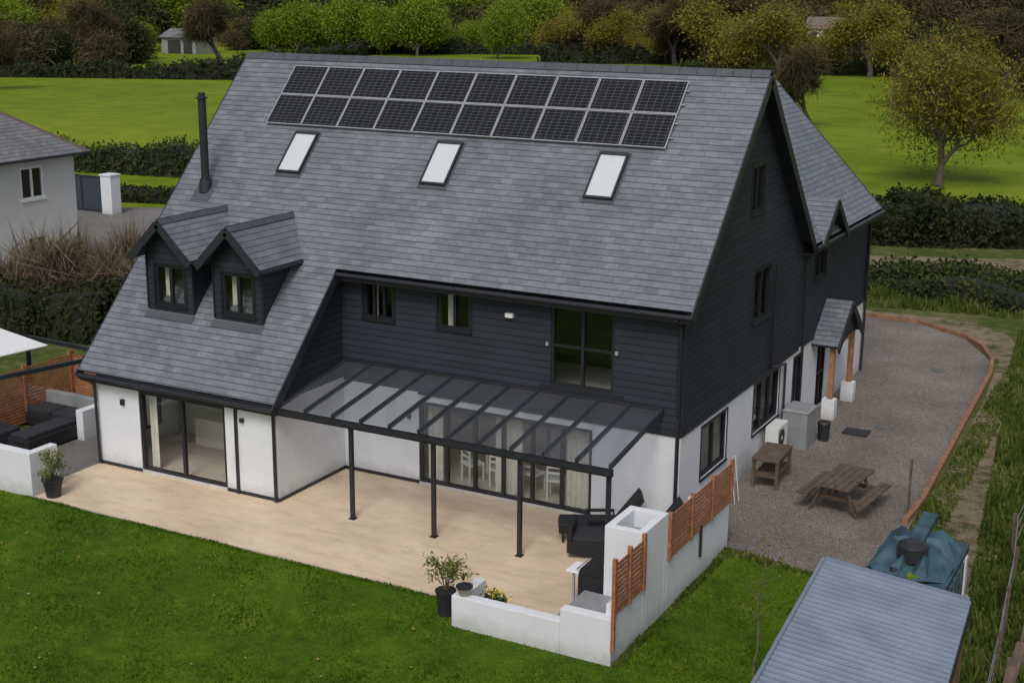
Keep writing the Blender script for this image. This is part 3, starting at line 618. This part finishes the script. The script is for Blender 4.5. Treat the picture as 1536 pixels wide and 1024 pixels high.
# ------------------------------------------------------------------ vegetation
def npmesh(name,V,F,MI,mats):
    me=bpy.data.meshes.new(name); n=len(V); k=len(F)
    me.vertices.add(n); me.vertices.foreach_set('co',np.asarray(V,np.float32).ravel())
    me.loops.add(4*k); me.loops.foreach_set('vertex_index',np.asarray(F,np.int32).ravel())
    me.polygons.add(k); me.polygons.foreach_set('loop_start',np.arange(0,4*k,4,dtype=np.int32)); me.polygons.foreach_set('loop_total',np.full(k,4,np.int32))
    for q in mats: me.materials.append(M[q])
    me.polygons.foreach_set('material_index',np.asarray(MI,np.int32)); me.update(calc_edges=True); me.validate()
    return me
def leafcards(C,size,el=1.0):
    n=len(C); a=rng.normal(size=(n,3)); a/=np.linalg.norm(a,axis=1)[:,None]
    b=np.cross(a,rng.normal(size=(n,3))); b/=np.linalg.norm(b,axis=1)[:,None]
    s=(size*rng.uniform(.55,1.35,n))[:,None]; a=a*s*el; b=b*s*.55/ (el**.7)
    V=np.stack([C-a,C-b+a*.1,C+a,C+b-a*.1],1).reshape(-1,3); F=np.arange(4*n).reshape(-1,4); return V,F
def tree_data(seed,h=10,levels=5,kids=3,leafn=8,leafsz=.2,ang=.55,trunk=.22,leafr=.5,el=1.0,r0=.035,ratio=.74,upb=.25):
    r=np.random.default_rng(seed); Vs=[];Fs=[];Ms=[];cnt=0; tips=[]
    def tube(p,q,ra,rb,ns):
        nonlocal cnt
        d=q-p; d=d/np.linalg.norm(d); t=np.array([1,0,0]) if abs(d[0])<.8 else np.array([0,1,0]); u=np.cross(d,t);u/=np.linalg.norm(u);w=np.cross(d,u)
        an=np.arange(ns)*2*np.pi/ns; c=np.cos(an)[:,None]*u+np.sin(an)[:,None]*w
        Vs.append(np.vstack([p+c*ra,q+c*rb])); i=np.arange(ns); j=(i+1)%ns
        Fs.append(np.stack([i,j,j+ns,i+ns],1)+cnt); Ms.append(np.zeros(ns,int)); cnt+=2*ns
    def br(p,d,l,rad,lv):
        ns=7 if lv>=levels-1 else (5 if lv>=2 else 3); q=p; dd=d
        segs=3 if lv>=levels-1 else 2
        for i in range(segs):
            dd=dd+r.normal(size=3)*.12; dd/=np.linalg.norm(dd); q2=q+dd*l/segs; tube(q,q2,rad*(1-.35*i/segs),rad*(1-.35*(i+1)/segs),ns)
            if lv<=1: tips.append(q2)
            q=q2
        if lv==0: return
        k=kids+(1 if r.random()<.4 else 0); ph=r.uniform(0,6.28)
        for i in range(k):
            a=ph+i*6.283/k+r.normal()*.35; an=ang*r.uniform(.6,1.35)
            t=np.cross(dd,[0.1,.2,1.0]); t=t/np.linalg.norm(t) if np.linalg.norm(t)>1e-3 else np.array([1.,0,0]); w=np.cross(dd,t)
            nd=dd*math.cos(an)+(t*math.cos(a)+w*math.sin(a))*math.sin(an)+np.array([0,0,upb*.5]); nd/=np.linalg.norm(nd)
            br(q,nd,l*ratio*r.uniform(.75,1.2),rad*.58,lv-1)
    br(np.zeros(3),np.array([0,0,1.]),h*trunk,h*r0*.6,levels)
    V=np.vstack(Vs);F=np.vstack(Fs);MI=np.concatenate(Ms)
    if leafn:
        T=np.array(tips); C=np.repeat(T,leafn,0)+r.normal(size=(len(T)*leafn,3))*leafr*.5
        v,f=leafcards(C,leafsz,el); F=np.vstack([F,f+len(V)]); V=np.vstack([V,v]); MI=np.concatenate([MI,np.ones(len(f),int)])
    V=V*(h/V[:,2].max()); return V,F,MI
SP={}
SP['oak']=[(tree_data(s,10,6,3,5,.055,.56,.10,.9,1.3,.03,.84,.3),('bark','lv_yel')) for s in (21,)]
SP['olive']=[(tree_data(s,10,5,3,10,.085,.5,.14,.8,1,.035,.8,.3),('bark','lv_yel')) for s in (1,2)]
SP['green']=[(tree_data(s,10,4,4,34,.10,.36,.12,1.1,1,.03,.82,.5),('bark','lv_grn')) for s in (3,4)]
SP['dark']=[(tree_data(s,10,4,3,34,.14,.55,.12,1.3,1,.03,.82),('barkd','lv_drk')) for s in (5,6)]
SP['bare']=[(tree_data(s,10,6,3,1,.2,.46,.15,.4,6.0,.045,.78,.3),('barkd','lv_brn')) for s in (8,9)]
SP['brown']=[(tree_data(s,10,4,3,28,.15,.5,.12,1.3,2.5,.03,.82),('barkd','lv_brn')) for s in (10,12)]
MS={}
def plant(name,kind,i,pos,h,wid=1.0,rz=None,sink=.05):
    i=i%len(SP[kind]); key=(kind,i)
    if key not in MS: (V,F,MI),mt=SP[kind][i]; MS[key]=npmesh(kind+'_mesh',V,F,MI,mt)
    o=link(MS[key],name,None,(pos[0],pos[1],-sink)); s=h/10; o.scale=(s*wid,s*wid,s); o.rotation_euler[2]=rng.uniform(0,6) if rz is None else rz; return o
plant('oak_tree','oak',0,P(.312,88),12.2,.9,1.0,.7)
plant('ash_tree','bare',0,P(.215,126),8.5,.9)
plant('ash_tree','bare',1,P(.375,130),8.0,.9)
plant('oak_tree','olive',1,P(.275,150),9.0,1.0)
plant('oak_tree','olive',0,P(.19,185),12,1.2)
plant('oak_tree','olive',1,P(.255,200),12,1.2)
for t,D,h in ((.145,222,15),(.115,226,13),(.165,230,13),(.06,240,12),(.19,215,11),(.35,180,11)): plant('bare_tree','bare',int(t*1000)%2,P(t,D),h,1.2)
for t,D,h in ((.04,235,10),(.075,232,11),(.1,240,11)): plant('oak_tree','olive',int(t*1000)%2,P(t,D),h,1.1,None,.8)
for t,D,h,w in ((-.155,262,13,.9),(-.115,258,14,.9),(-.095,255,12,.9),(-.068,252,14,.9),(-.013,245,13,.75),(-.172,264,11,.8),(-.135,266,12,.8),(-.05,262,10,.9)): plant('willow_tree','green',int(D)%2,P(t,D),h,w,None,1.6)
plant('bare_tree','bare',1,P(-.372,165),9,.9)
plant('bare_tree','bare',0,P(-.21,230),12,1.1); plant('bare_tree','bare',1,P(-.30,215),12,1.1); plant('dark_pine_tree','dark',0,P(.395,140),9,.6,None,.8)
def wood(name,items):
    Vs=[];Fs=[];Ms=[];mats=['barkd','lv_drk','lv_brn','lv_yel','lv_grn']; off=0
    mp={'dark':1,'brown':2,'olive':3,'green':4,'bare':2}
    for kind,i,t,D,h in items:
        (V,F,MI),mt=SP[kind][i]; s=h/10; a=rng.uniform(0,6.28); x,y=P(t,D); w=s*rng.uniform(1.0,1.5)
        R=np.array([[math.cos(a)*w,-math.sin(a)*w,0],[math.sin(a)*w,math.cos(a)*w,0],[0,0,s*1.15]])
        V2=V@R.T+np.array([x,y,-.3-h*rng.uniform(.2,.34)]); Vs.append(V2); Fs.append(F+off); off+=len(V); Ms.append(np.where(MI==0,0,mp[kind]))
    link(npmesh(name,np.vstack(Vs),np.vstack(Fs),np.concatenate(Ms),mats),name)
def pick(t):
    r=rng.random()
    if t<-.18: return 'brown' if r<.45 else ('dark' if r<.7 else ('olive' if r<.87 else 'green'))
    if t<.02: return 'dark' if r<.5 else ('green' if r<.72 else 'brown')
    if t<.18: return 'brown' if r<.55 else ('olive' if r<.75 else 'dark')
    return 'olive' if r<.38 else ('brown' if r<.78 else 'dark')
it=[]
for D,n,h in ((272,48,8),(286,46,11),(308,46,14),(340,44,17),(400,40,21)):
    for i in range(n):
        t=-.47+.95*(i+rng.uniform(-.45,.45))/n
        if D<300 and (-.262<t<-.205 or .205<t<.235): continue
        it.append((pick(t),int(rng.integers(2)),t,D+rng.uniform(-9,9),h*rng.uniform(.55,1.3)))
for i in range(18): it.append(('brown' if i%2 else 'dark',i%2,-.44+.0098*i,214+rng.uniform(-10,30),rng.uniform(6,12)))
for i in range(22):
    t=.12+.016*i
    if .205<t<.235: continue
    it.append((('brown','olive','brown','dark')[i%4],i%2,t+rng.uniform(-.006,.006),222+rng.uniform(-34,28),rng.uniform(6,14)))
wood('distant_woodland',it)
def hedge(name,pts,w,h,k='hedge',dens=160,ls=.16,lump=.2):
    Vs=[];Fs=[];Ms=[];off=0
    for (x0,y0),(x1,y1) in zip(pts,pts[1:]):
        Lh=math.hypot(x1-x0,y1-y0); dx,dy=(x1-x0)/Lh,(y1-y0)/Lh; nx,ny=-dy,dx
        n=int(dens*Lh); s=rng.uniform(-w*.2,Lh+w*.2,n); th=rng.uniform(-.12,math.pi+.12,n)
        ex=np.sign(np.cos(th))*np.abs(np.cos(th))**.5; ez=np.clip(np.sin(th),0,1)**.45
        lp=1+lump*(np.sin(s*1.3+x0)*.5+np.sin(s*.47+1.7)*.6+rng.normal(size=n)*.35)
        c=ex*w/2*(.88+.12*lp)+rng.normal(size=n)*.05; z=ez*h*lp*rng.uniform(.9,1.04,n); low=rng.random(n)<.35; z=np.where(low,z*rng.random(n),z); c=np.where(low,np.sign(c)*w/2*rng.uniform(.9,1.02,n),c)
        C=np.stack([x0+dx*s+nx*c,y0+dy*s+ny*c,np.maximum(z,.03)],1); v,f=leafcards(C,ls)
        Vs.append(v);Fs.append(f+off);off+=len(v);Ms.append(np.ones(len(f),int))
        ns=max(2,int(Lh/1.0)); prof=np.array([(-.46,0),(-.44,.7),(-.25,.88),(.25,.88),(.44,.7),(.46,0)])
        g_=[]
        for i in range(ns+1):
            q=Lh*i/ns; l2=1+lump*(math.sin(q*1.3+x0)*.5+math.sin(q*.47+1.7)*.6)
            for a,bz in prof: g_.append((x0+dx*q+nx*a*w,y0+dy*q+ny*a*w,bz*h*l2*.97))
        ff=[]
        for i in range(ns):
            for j in range(5): ff.append((i*6+j,i*6+j+1,i*6+j+7,i*6+j+6))
        Vs.append(np.array(g_));Fs.append(np.array(ff)+off);off+=len(g_);Ms.append(np.zeros(len(ff),int))
    link(npmesh(name,np.vstack(Vs),np.vstack(Fs),np.concatenate(Ms),['core',k]),name)
hedge('field_hedge',[P(-.5,190),P(-.3,188),P(-.19,186)],3,1.9,'hedged',70,.28,.35)
hedge('field_hedge',[P(-.22,186),P(-.1,262),P(.05,262)],2.5,2,'hedged',50,.3,.4)
hedge('field_hedge',[P(-.5,262),P(-.3,262),P(-.27,262)],4,3,'hedged',60,.35,.4)
hedge('boundary_hedge',[P(-.36,95),P(-.14,88)],3.0,1.8,'hedge',300,.14,.25)
hedge('boundary_hedge',[P(-.30,80),P(-.14,77)],1.6,.8,'hedged',240,.11)
hedge('boundary_hedge',[P(.12,71.5),P(.3,69.5),P(.5,68.5)],6.5,1.7,'hedged',620,.14,.25)
hedge('boundary_hedge',[P(.12,57.5),P(.3,56.5),P(.5,55)],1.8,1.0,'hedge',460,.11,.3)
hedge('garden_hedge',[P(-.41,49),P(-.345,48),P(-.3,47.5),(-20.5,13)],2.4,1.6,'hedged',520,.10,.25)
hedge('field_hedge',[P(.12,205),P(.5,205)],2.5,1.6,'hedge',60,.3,.5)
hedge('field_hedge',[P(.02,232),P(.5,238)],4,2.4,'hedged',60,.35,.45)
def shr(name,its):
    Vs=[];Fs=[];Ms=[];off=0
    for x,y,h,w in its:
        V,F,MI=tree_data(int(abs(x*131+y*71)),3,4,3,2,.13,.42,.1,.3,6.0,.012,.85,.5)
        ext=np.abs(V[:,:2]).max(); V=V*np.array([w/ext*.8,w/ext*.8,h/3])+np.array([x,y,-.2]); Vs.append(V);Fs.append(F+off);off+=len(V);Ms.append(MI)
    link(npmesh(name,np.vstack(Vs),np.vstack(Fs),np.concatenate(Ms),['twig','lv_brn2']),name)
its=[]
for i in range(15):
    t=-.395+.0085*i; D=49.5+rng.uniform(-.8,3); x,y=P(t,D); its.append((x,y,rng.uniform(3.0,4.9)*(1.0 if i>2 else .8),rng.uniform(1.8,2.6)))
shr('bare_shrubs',its)
# sapling: thin leaning stem with sparse side shoots
b=Bd(); q=Vector((0,0,-.05)); hh=2.5
for i in range(8):
    q2=Vector((.05*math.sin(i*1.1)+.015*i,.03*math.cos(i*1.7),hh*(i+1)/8)); b.cyl(q,q2,.024-.002*i,.022-.002*i,'lv_brn2',6,False)
    if i>=3:
        for j in range(3):
            a=rng.uniform(0,6.28); e=q2+Vector((math.cos(a)*.28,math.sin(a)*.28,.22))*rng.uniform(.6,1.1)
            b.cyl(q2,e,.007,.004,'lv_brn2',4,False); b.cards([q2+(e-q2)*rng.uniform(.4,1.1)+Vector(rng.normal(size=3))*.04 for _ in range(7)],.035,'lv_pot',1.3)
    q=q2
place(b,'sapling',(3.75,-5.7,0))
def grass(name,regs,k='blade',bw=1.0):
    Cs=[];S_=[]
    for (ax,ay),(bx,by),w,n,h in regs:
        t=rng.random(n); c=rng.uniform(-1,1,n)*w/2; dx,dy=bx-ax,by-ay; l=math.hypot(dx,dy)
        clump=np.sin(t*l*1.9)*np.sin(c*2.3+t*l*.7); hh=h*(.6+.5*clump)*rng.uniform(.5,1.4,n); hh=np.maximum(hh,h*.25)
        Cs.append(np.stack([ax+dx*t-dy/l*c,ay+dy*t+dx/l*c,hh*.5],1)); S_.append(hh)
    C=np.vstack(Cs);H=np.concatenate(S_); n=len(C); a=rng.normal(size=(n,3))*.3+np.array([0,0,1.]); a*=H[:,None]*.5
    b=rng.normal(size=(n,3))*np.array([1,1,.1]); b/=np.linalg.norm(b,axis=1)[:,None]; b*=(.02+.03*rng.random(n))[:,None]*bw
    V=np.stack([C-a-b,C-a+b,C+a+b*.3,C+a-b*.3],1).reshape(-1,3); link(npmesh(name,V,np.arange(4*n).reshape(-1,4),np.zeros(n,int),[k]),name)
grass('wild_grass',[((4.6,24.5),(8.0,-6),1.6,20000,.3),((7.0,22),(10,-6),4.5,34000,.45),((-8,27),(10,29),3.5,9000,.4),((-8,30),(14,31),2.5,8000,.4),((7.6,0),(8.6,-10),1.6,6000,.5),((4.6,20),(5.0,3),.7,2500,.16),((.9,-.35),(4.6,-.7),.25,900,.12),((1.36,-6.5),(1.36,-.5),.16,900,.1)])
grass('lawn_grass',[((-18.5,-9.3),(1.2,-9.3),7.4,52000,.045),((-6,-16),(3,-12.8),6,12000,.045),((1.4,-3.4),(5.0,-3.8),6.0,10000,.05),((-15,-5.56),(-2.3,-5.56),.1,2600,.06),((1.3,-8),(4.9,-8),5,7000,.045)],'turf',.6)
b=Bd()
for i in range(40):
    x=rng.uniform(-15,1); y=rng.uniform(-12,-6.7); a=rng.uniform(0,6.28); s=rng.uniform(.03,.06); c_,s_=math.cos(a)*s,math.sin(a)*s
    b.poly([(x-c_,y-s_,.05),(x+s_*.6,y-c_*.6,.065),(x+c_,y+s_,.055),(x-s_*.6,y+c_*.6,.07)],'dleaf')
b.done('fallen_leaves',loc=(-6,-9,0))
hedge('bramble_bushes',[(6.6,27),(7.9,17),(9.2,6),(10.4,-4)],1.8,.9,'hedge',320,.09,.45)
hedge('bramble_bushes',[(-6,29.5),(0,29),(5,28)],2.0,.8,'hedge',260,.10,.35)
b=Bd(); pts=[]; n=16
for i in range(n+1):
    t=i/n; x=5.0+(7.8-5.0)*t+rng.normal()*.05; y=27-33*t; pts.append((x,y)); lean=rng.normal()*.06
    b.beam((x,y,-.1),(x+lean,y+lean,1.15),.08,.08,'oldwood',(0,1,0))
for z in (.45,.8,1.05):
    for p,q in zip(pts,pts[1:]): b.cyl((*p,z),(*q,z),.007,.007,'grey',4,False)
b.done('post_and_wire_fence',loc=(6.5,10,0))
b=Bd()
for i in range(6): 
    y=-6.5+i*1.0; b.beam((7.95+.05*(i%2),y,0),(8.05,y+.75,1.1 if i%2 else .95),.03,.16,'oldwood',(1,0,0)) 
b.done('leaning_boards',loc=(7.8,-3,0))
# ------------------------------------------------------------------ neighbour
nb=empty('neighbour_house',(-38,8,0)); nx=-34.1; ny=15.3; wd=9.5; ln=14
ez=5.25; o1=(ny-3.0,ny-1.75,3.5,4.85); o2=(ny-2.9,ny-1.75,.8,1.95)
wall('east_wall','x',nx,-1,[(ny-ln,ez),(ny,ez)],0,[o1,o2],0,'cream','cream',nb)
B=Bd(); B.poly([(nx,ny,0),(nx-wd,ny,0),(nx-wd,ny,ez),(nx,ny,ez)],'cream'); B.poly([(nx-wd,ny-ln,0),(nx-wd,ny,0),(nx-wd,ny,ez),(nx-wd,ny-ln,ez)],'cream'); B.poly([(nx,ny-ln,0),(nx-wd,ny-ln,0),(nx-wd,ny-ln,ez),(nx,ny-ln,ez)],'cream'); B.box(nx-4,nx-3.8,ny-ln+.2,ny-.2,0,ez,'inner'); B.done('other_walls',nb)
def wwin(o):
    a,b_,lo,hi=o; B=Bd()
    for s in (a,b_-.09,(a+b_)/2-.05): B.box(nx-.1,nx-.02,s,s+.09,lo,hi,'whitepl')
    for z in (lo,hi-.09): B.box(nx-.098,nx-.022,a+.09,b_-.09,z,z+.09,'whitepl')
    B.box(nx-.02,nx+.08,a-.05,b_+.05,lo-.08,lo-.003,'whitepl'); B.poly([(nx-.07,a,lo),(nx-.07,b_,lo),(nx-.07,b_,hi),(nx-.07,a,hi)],'glass'); B.done('window',nb)
for o in (o1,o2): wwin(o)
B=Bd(); ov=.5; top=ez+3.6; xm=nx-wd/2
A=[(nx+ov,ny-ln-ov,ez),(nx+ov,ny+ov,ez),(nx-wd-ov,ny+ov,ez),(nx-wd-ov,ny-ln-ov,ez)]; r1=(xm,ny-wd/2,top); r2=(xm,ny-ln+wd/2,top)
B.poly([A[0],A[1],r1,r2],'slate_n'); B.poly([A[1],A[2],r1],'slate_n'); B.poly([A[2],A[3],r2,r1],'slate_n'); B.poly([A[3],A[0],r2],'slate_n')
B.box(nx+.0,nx+ov,ny-ln-ov,ny+ov,ez-.12,ez-.02,'whitepl'); B.box(nx-wd-ov,nx+ov,ny+.01,ny+ov,ez-.121,ez-.021,'whitepl'); B.cyl((nx+ov+.05,ny-ln,ez-.04),(nx+ov+.05,ny+ov,ez-.04),.06,.06,'gutter')
B.beam(A[1],r1,.2,.1,'tile'); B.done('hipped_roof',nb)
b=Bd(); gx,gy_=P(-.3,75); b.box(gx-3.4,gx,gy_,gy_+.08,.05,2.0,'gate'); b.box(gx-3.4,gx,gy_-.03,gy_-.002,1.9,2.0,'barge'); b.box(gx-3.4,gx,gy_-.03,gy_-.002,.05,.15,'barge'); b.box(gx-1.75,gx-1.65,gy_-.03,gy_-.002,.15,1.9,'barge'); b.done('driveway_gate',loc=(gx,gy_,0))
b=Bd(); b.box(gx+.05,gx+.8,gy_-.3,gy_+.4,0,2.1,'white'); b.box(gx,gx+.85,gy_-.35,gy_+.45,2.102,2.18,'white'); b.done('gate_pillar',loc=(gx,gy_,0))
bn=empty('field_barn',(*P(-.232,258),0)); bx,by=P(-.232,258); B=Bd()
B.box(bx-4,bx+4,by-3,by+3,0,3,'grey'); B.box(bx-2.5,bx+.5,by-3.05,by-3.002,0,2.4,'dark'); B.box(bx+1.2,bx+3.2,by-3.05,by-3.002,0,2.4,'dark'); B.done('walls',bn)
B=Bd()
for s in (-1,1): B.slab([(bx-4.4,by,4.4),(bx+4.4,by,4.4),(bx+4.4,by+s*3.5,2.9),(bx-4.4,by+s*3.5,2.9)],.1,'slate_n')
B.done('roof',bn)
def dhouse(t,D,w2,h2):
    bx,by=P(t,D); e=empty('distant_house',(bx,by,0)); B=Bd(); B.box(bx-w2,bx+w2,by-3,by+3,0,h2,'cream')
    for q in (-.6,.15): B.box(bx+q*w2,bx+q*w2+1,by-3.05,by-3.002,h2-1.8,h2-.6,'dark')
    B.done('walls',e); B=Bd()
    for s in (-1,1): B.slab([(bx-w2-.4,by,h2+2.0),(bx+w2+.4,by,h2+2.0),(bx+w2+.4,by+s*3.5,h2-.1),(bx-w2-.4,by+s*3.5,h2-.1)],.1,'tile')
    for s in (-1,1): B.poly([(bx+s*w2,by-3,h2),(bx+s*w2,by+3,h2),(bx+s*w2,by,h2+1.85)],'cream')
    B.done('roof',e)
dhouse(.222,262,3.2,5.2)
# ------------------------------------------------------------------ light & camera
w=bpy.data.worlds.new('World'); S.world=w; w.use_nodes=True; nt=w.node_tree; bg=nt.nodes['Background']
sk=nt.nodes.new('ShaderNodeTexSky'); sk.sky_type='NISHITA'; sk.sun_disc=False
el,az=math.radians(50),math.radians(165)
sk.sun_elevation=el; sk.sun_rotation=az; sk.dust_density=4; sk.air_density=1.0; sk.ozone_density=1
hs=nt.nodes.new('ShaderNodeHueSaturation'); hs.inputs['Saturation'].default_value=.5
nt.links.new(sk.outputs[0],hs.inputs['Color']); nt.links.new(hs.outputs[0],bg.inputs[0]); bg.inputs[1].default_value=.115
sun=bpy.data.lights.new('sun','SUN'); sun.energy=1.3; sun.angle=math.radians(16); sun.color=(1,.97,.92)
so=bpy.data.objects.new('sun',sun); S.collection.objects.link(so)
d=Vector((math.sin(az)*math.cos(el),math.cos(az)*math.cos(el),math.sin(el))); so.rotation_euler=d.to_track_quat('Z','Y').to_euler(); so.location=(0,-20,40)
yaw,pit,rol=.493,.253,.007
F_=Vector((-math.sin(yaw)*math.cos(pit),math.cos(yaw)*math.cos(pit),-math.sin(pit))); Rt=Vector((math.cos(yaw),math.sin(yaw),0)); U=Rt.cross(F_)
R2=Rt*math.cos(rol)+U*math.sin(rol); U2=-Rt*math.sin(rol)+U*math.cos(rol)
cd=bpy.data.cameras.new('camera'); co=bpy.data.objects.new('camera',cd); S.collection.objects.link(co)
mt=Matrix((R2,U2,-F_)).transposed().to_4x4(); mt.translation=(10.589,-27.819,12.230); co.matrix_world=mt
cd.sensor_width=36; cd.lens=2055.65/1536*36; cd.clip_end=3000; S.camera=co
S.view_settings.view_transform='Standard'; S.view_settings.look='None'; S.view_settings.exposure=0
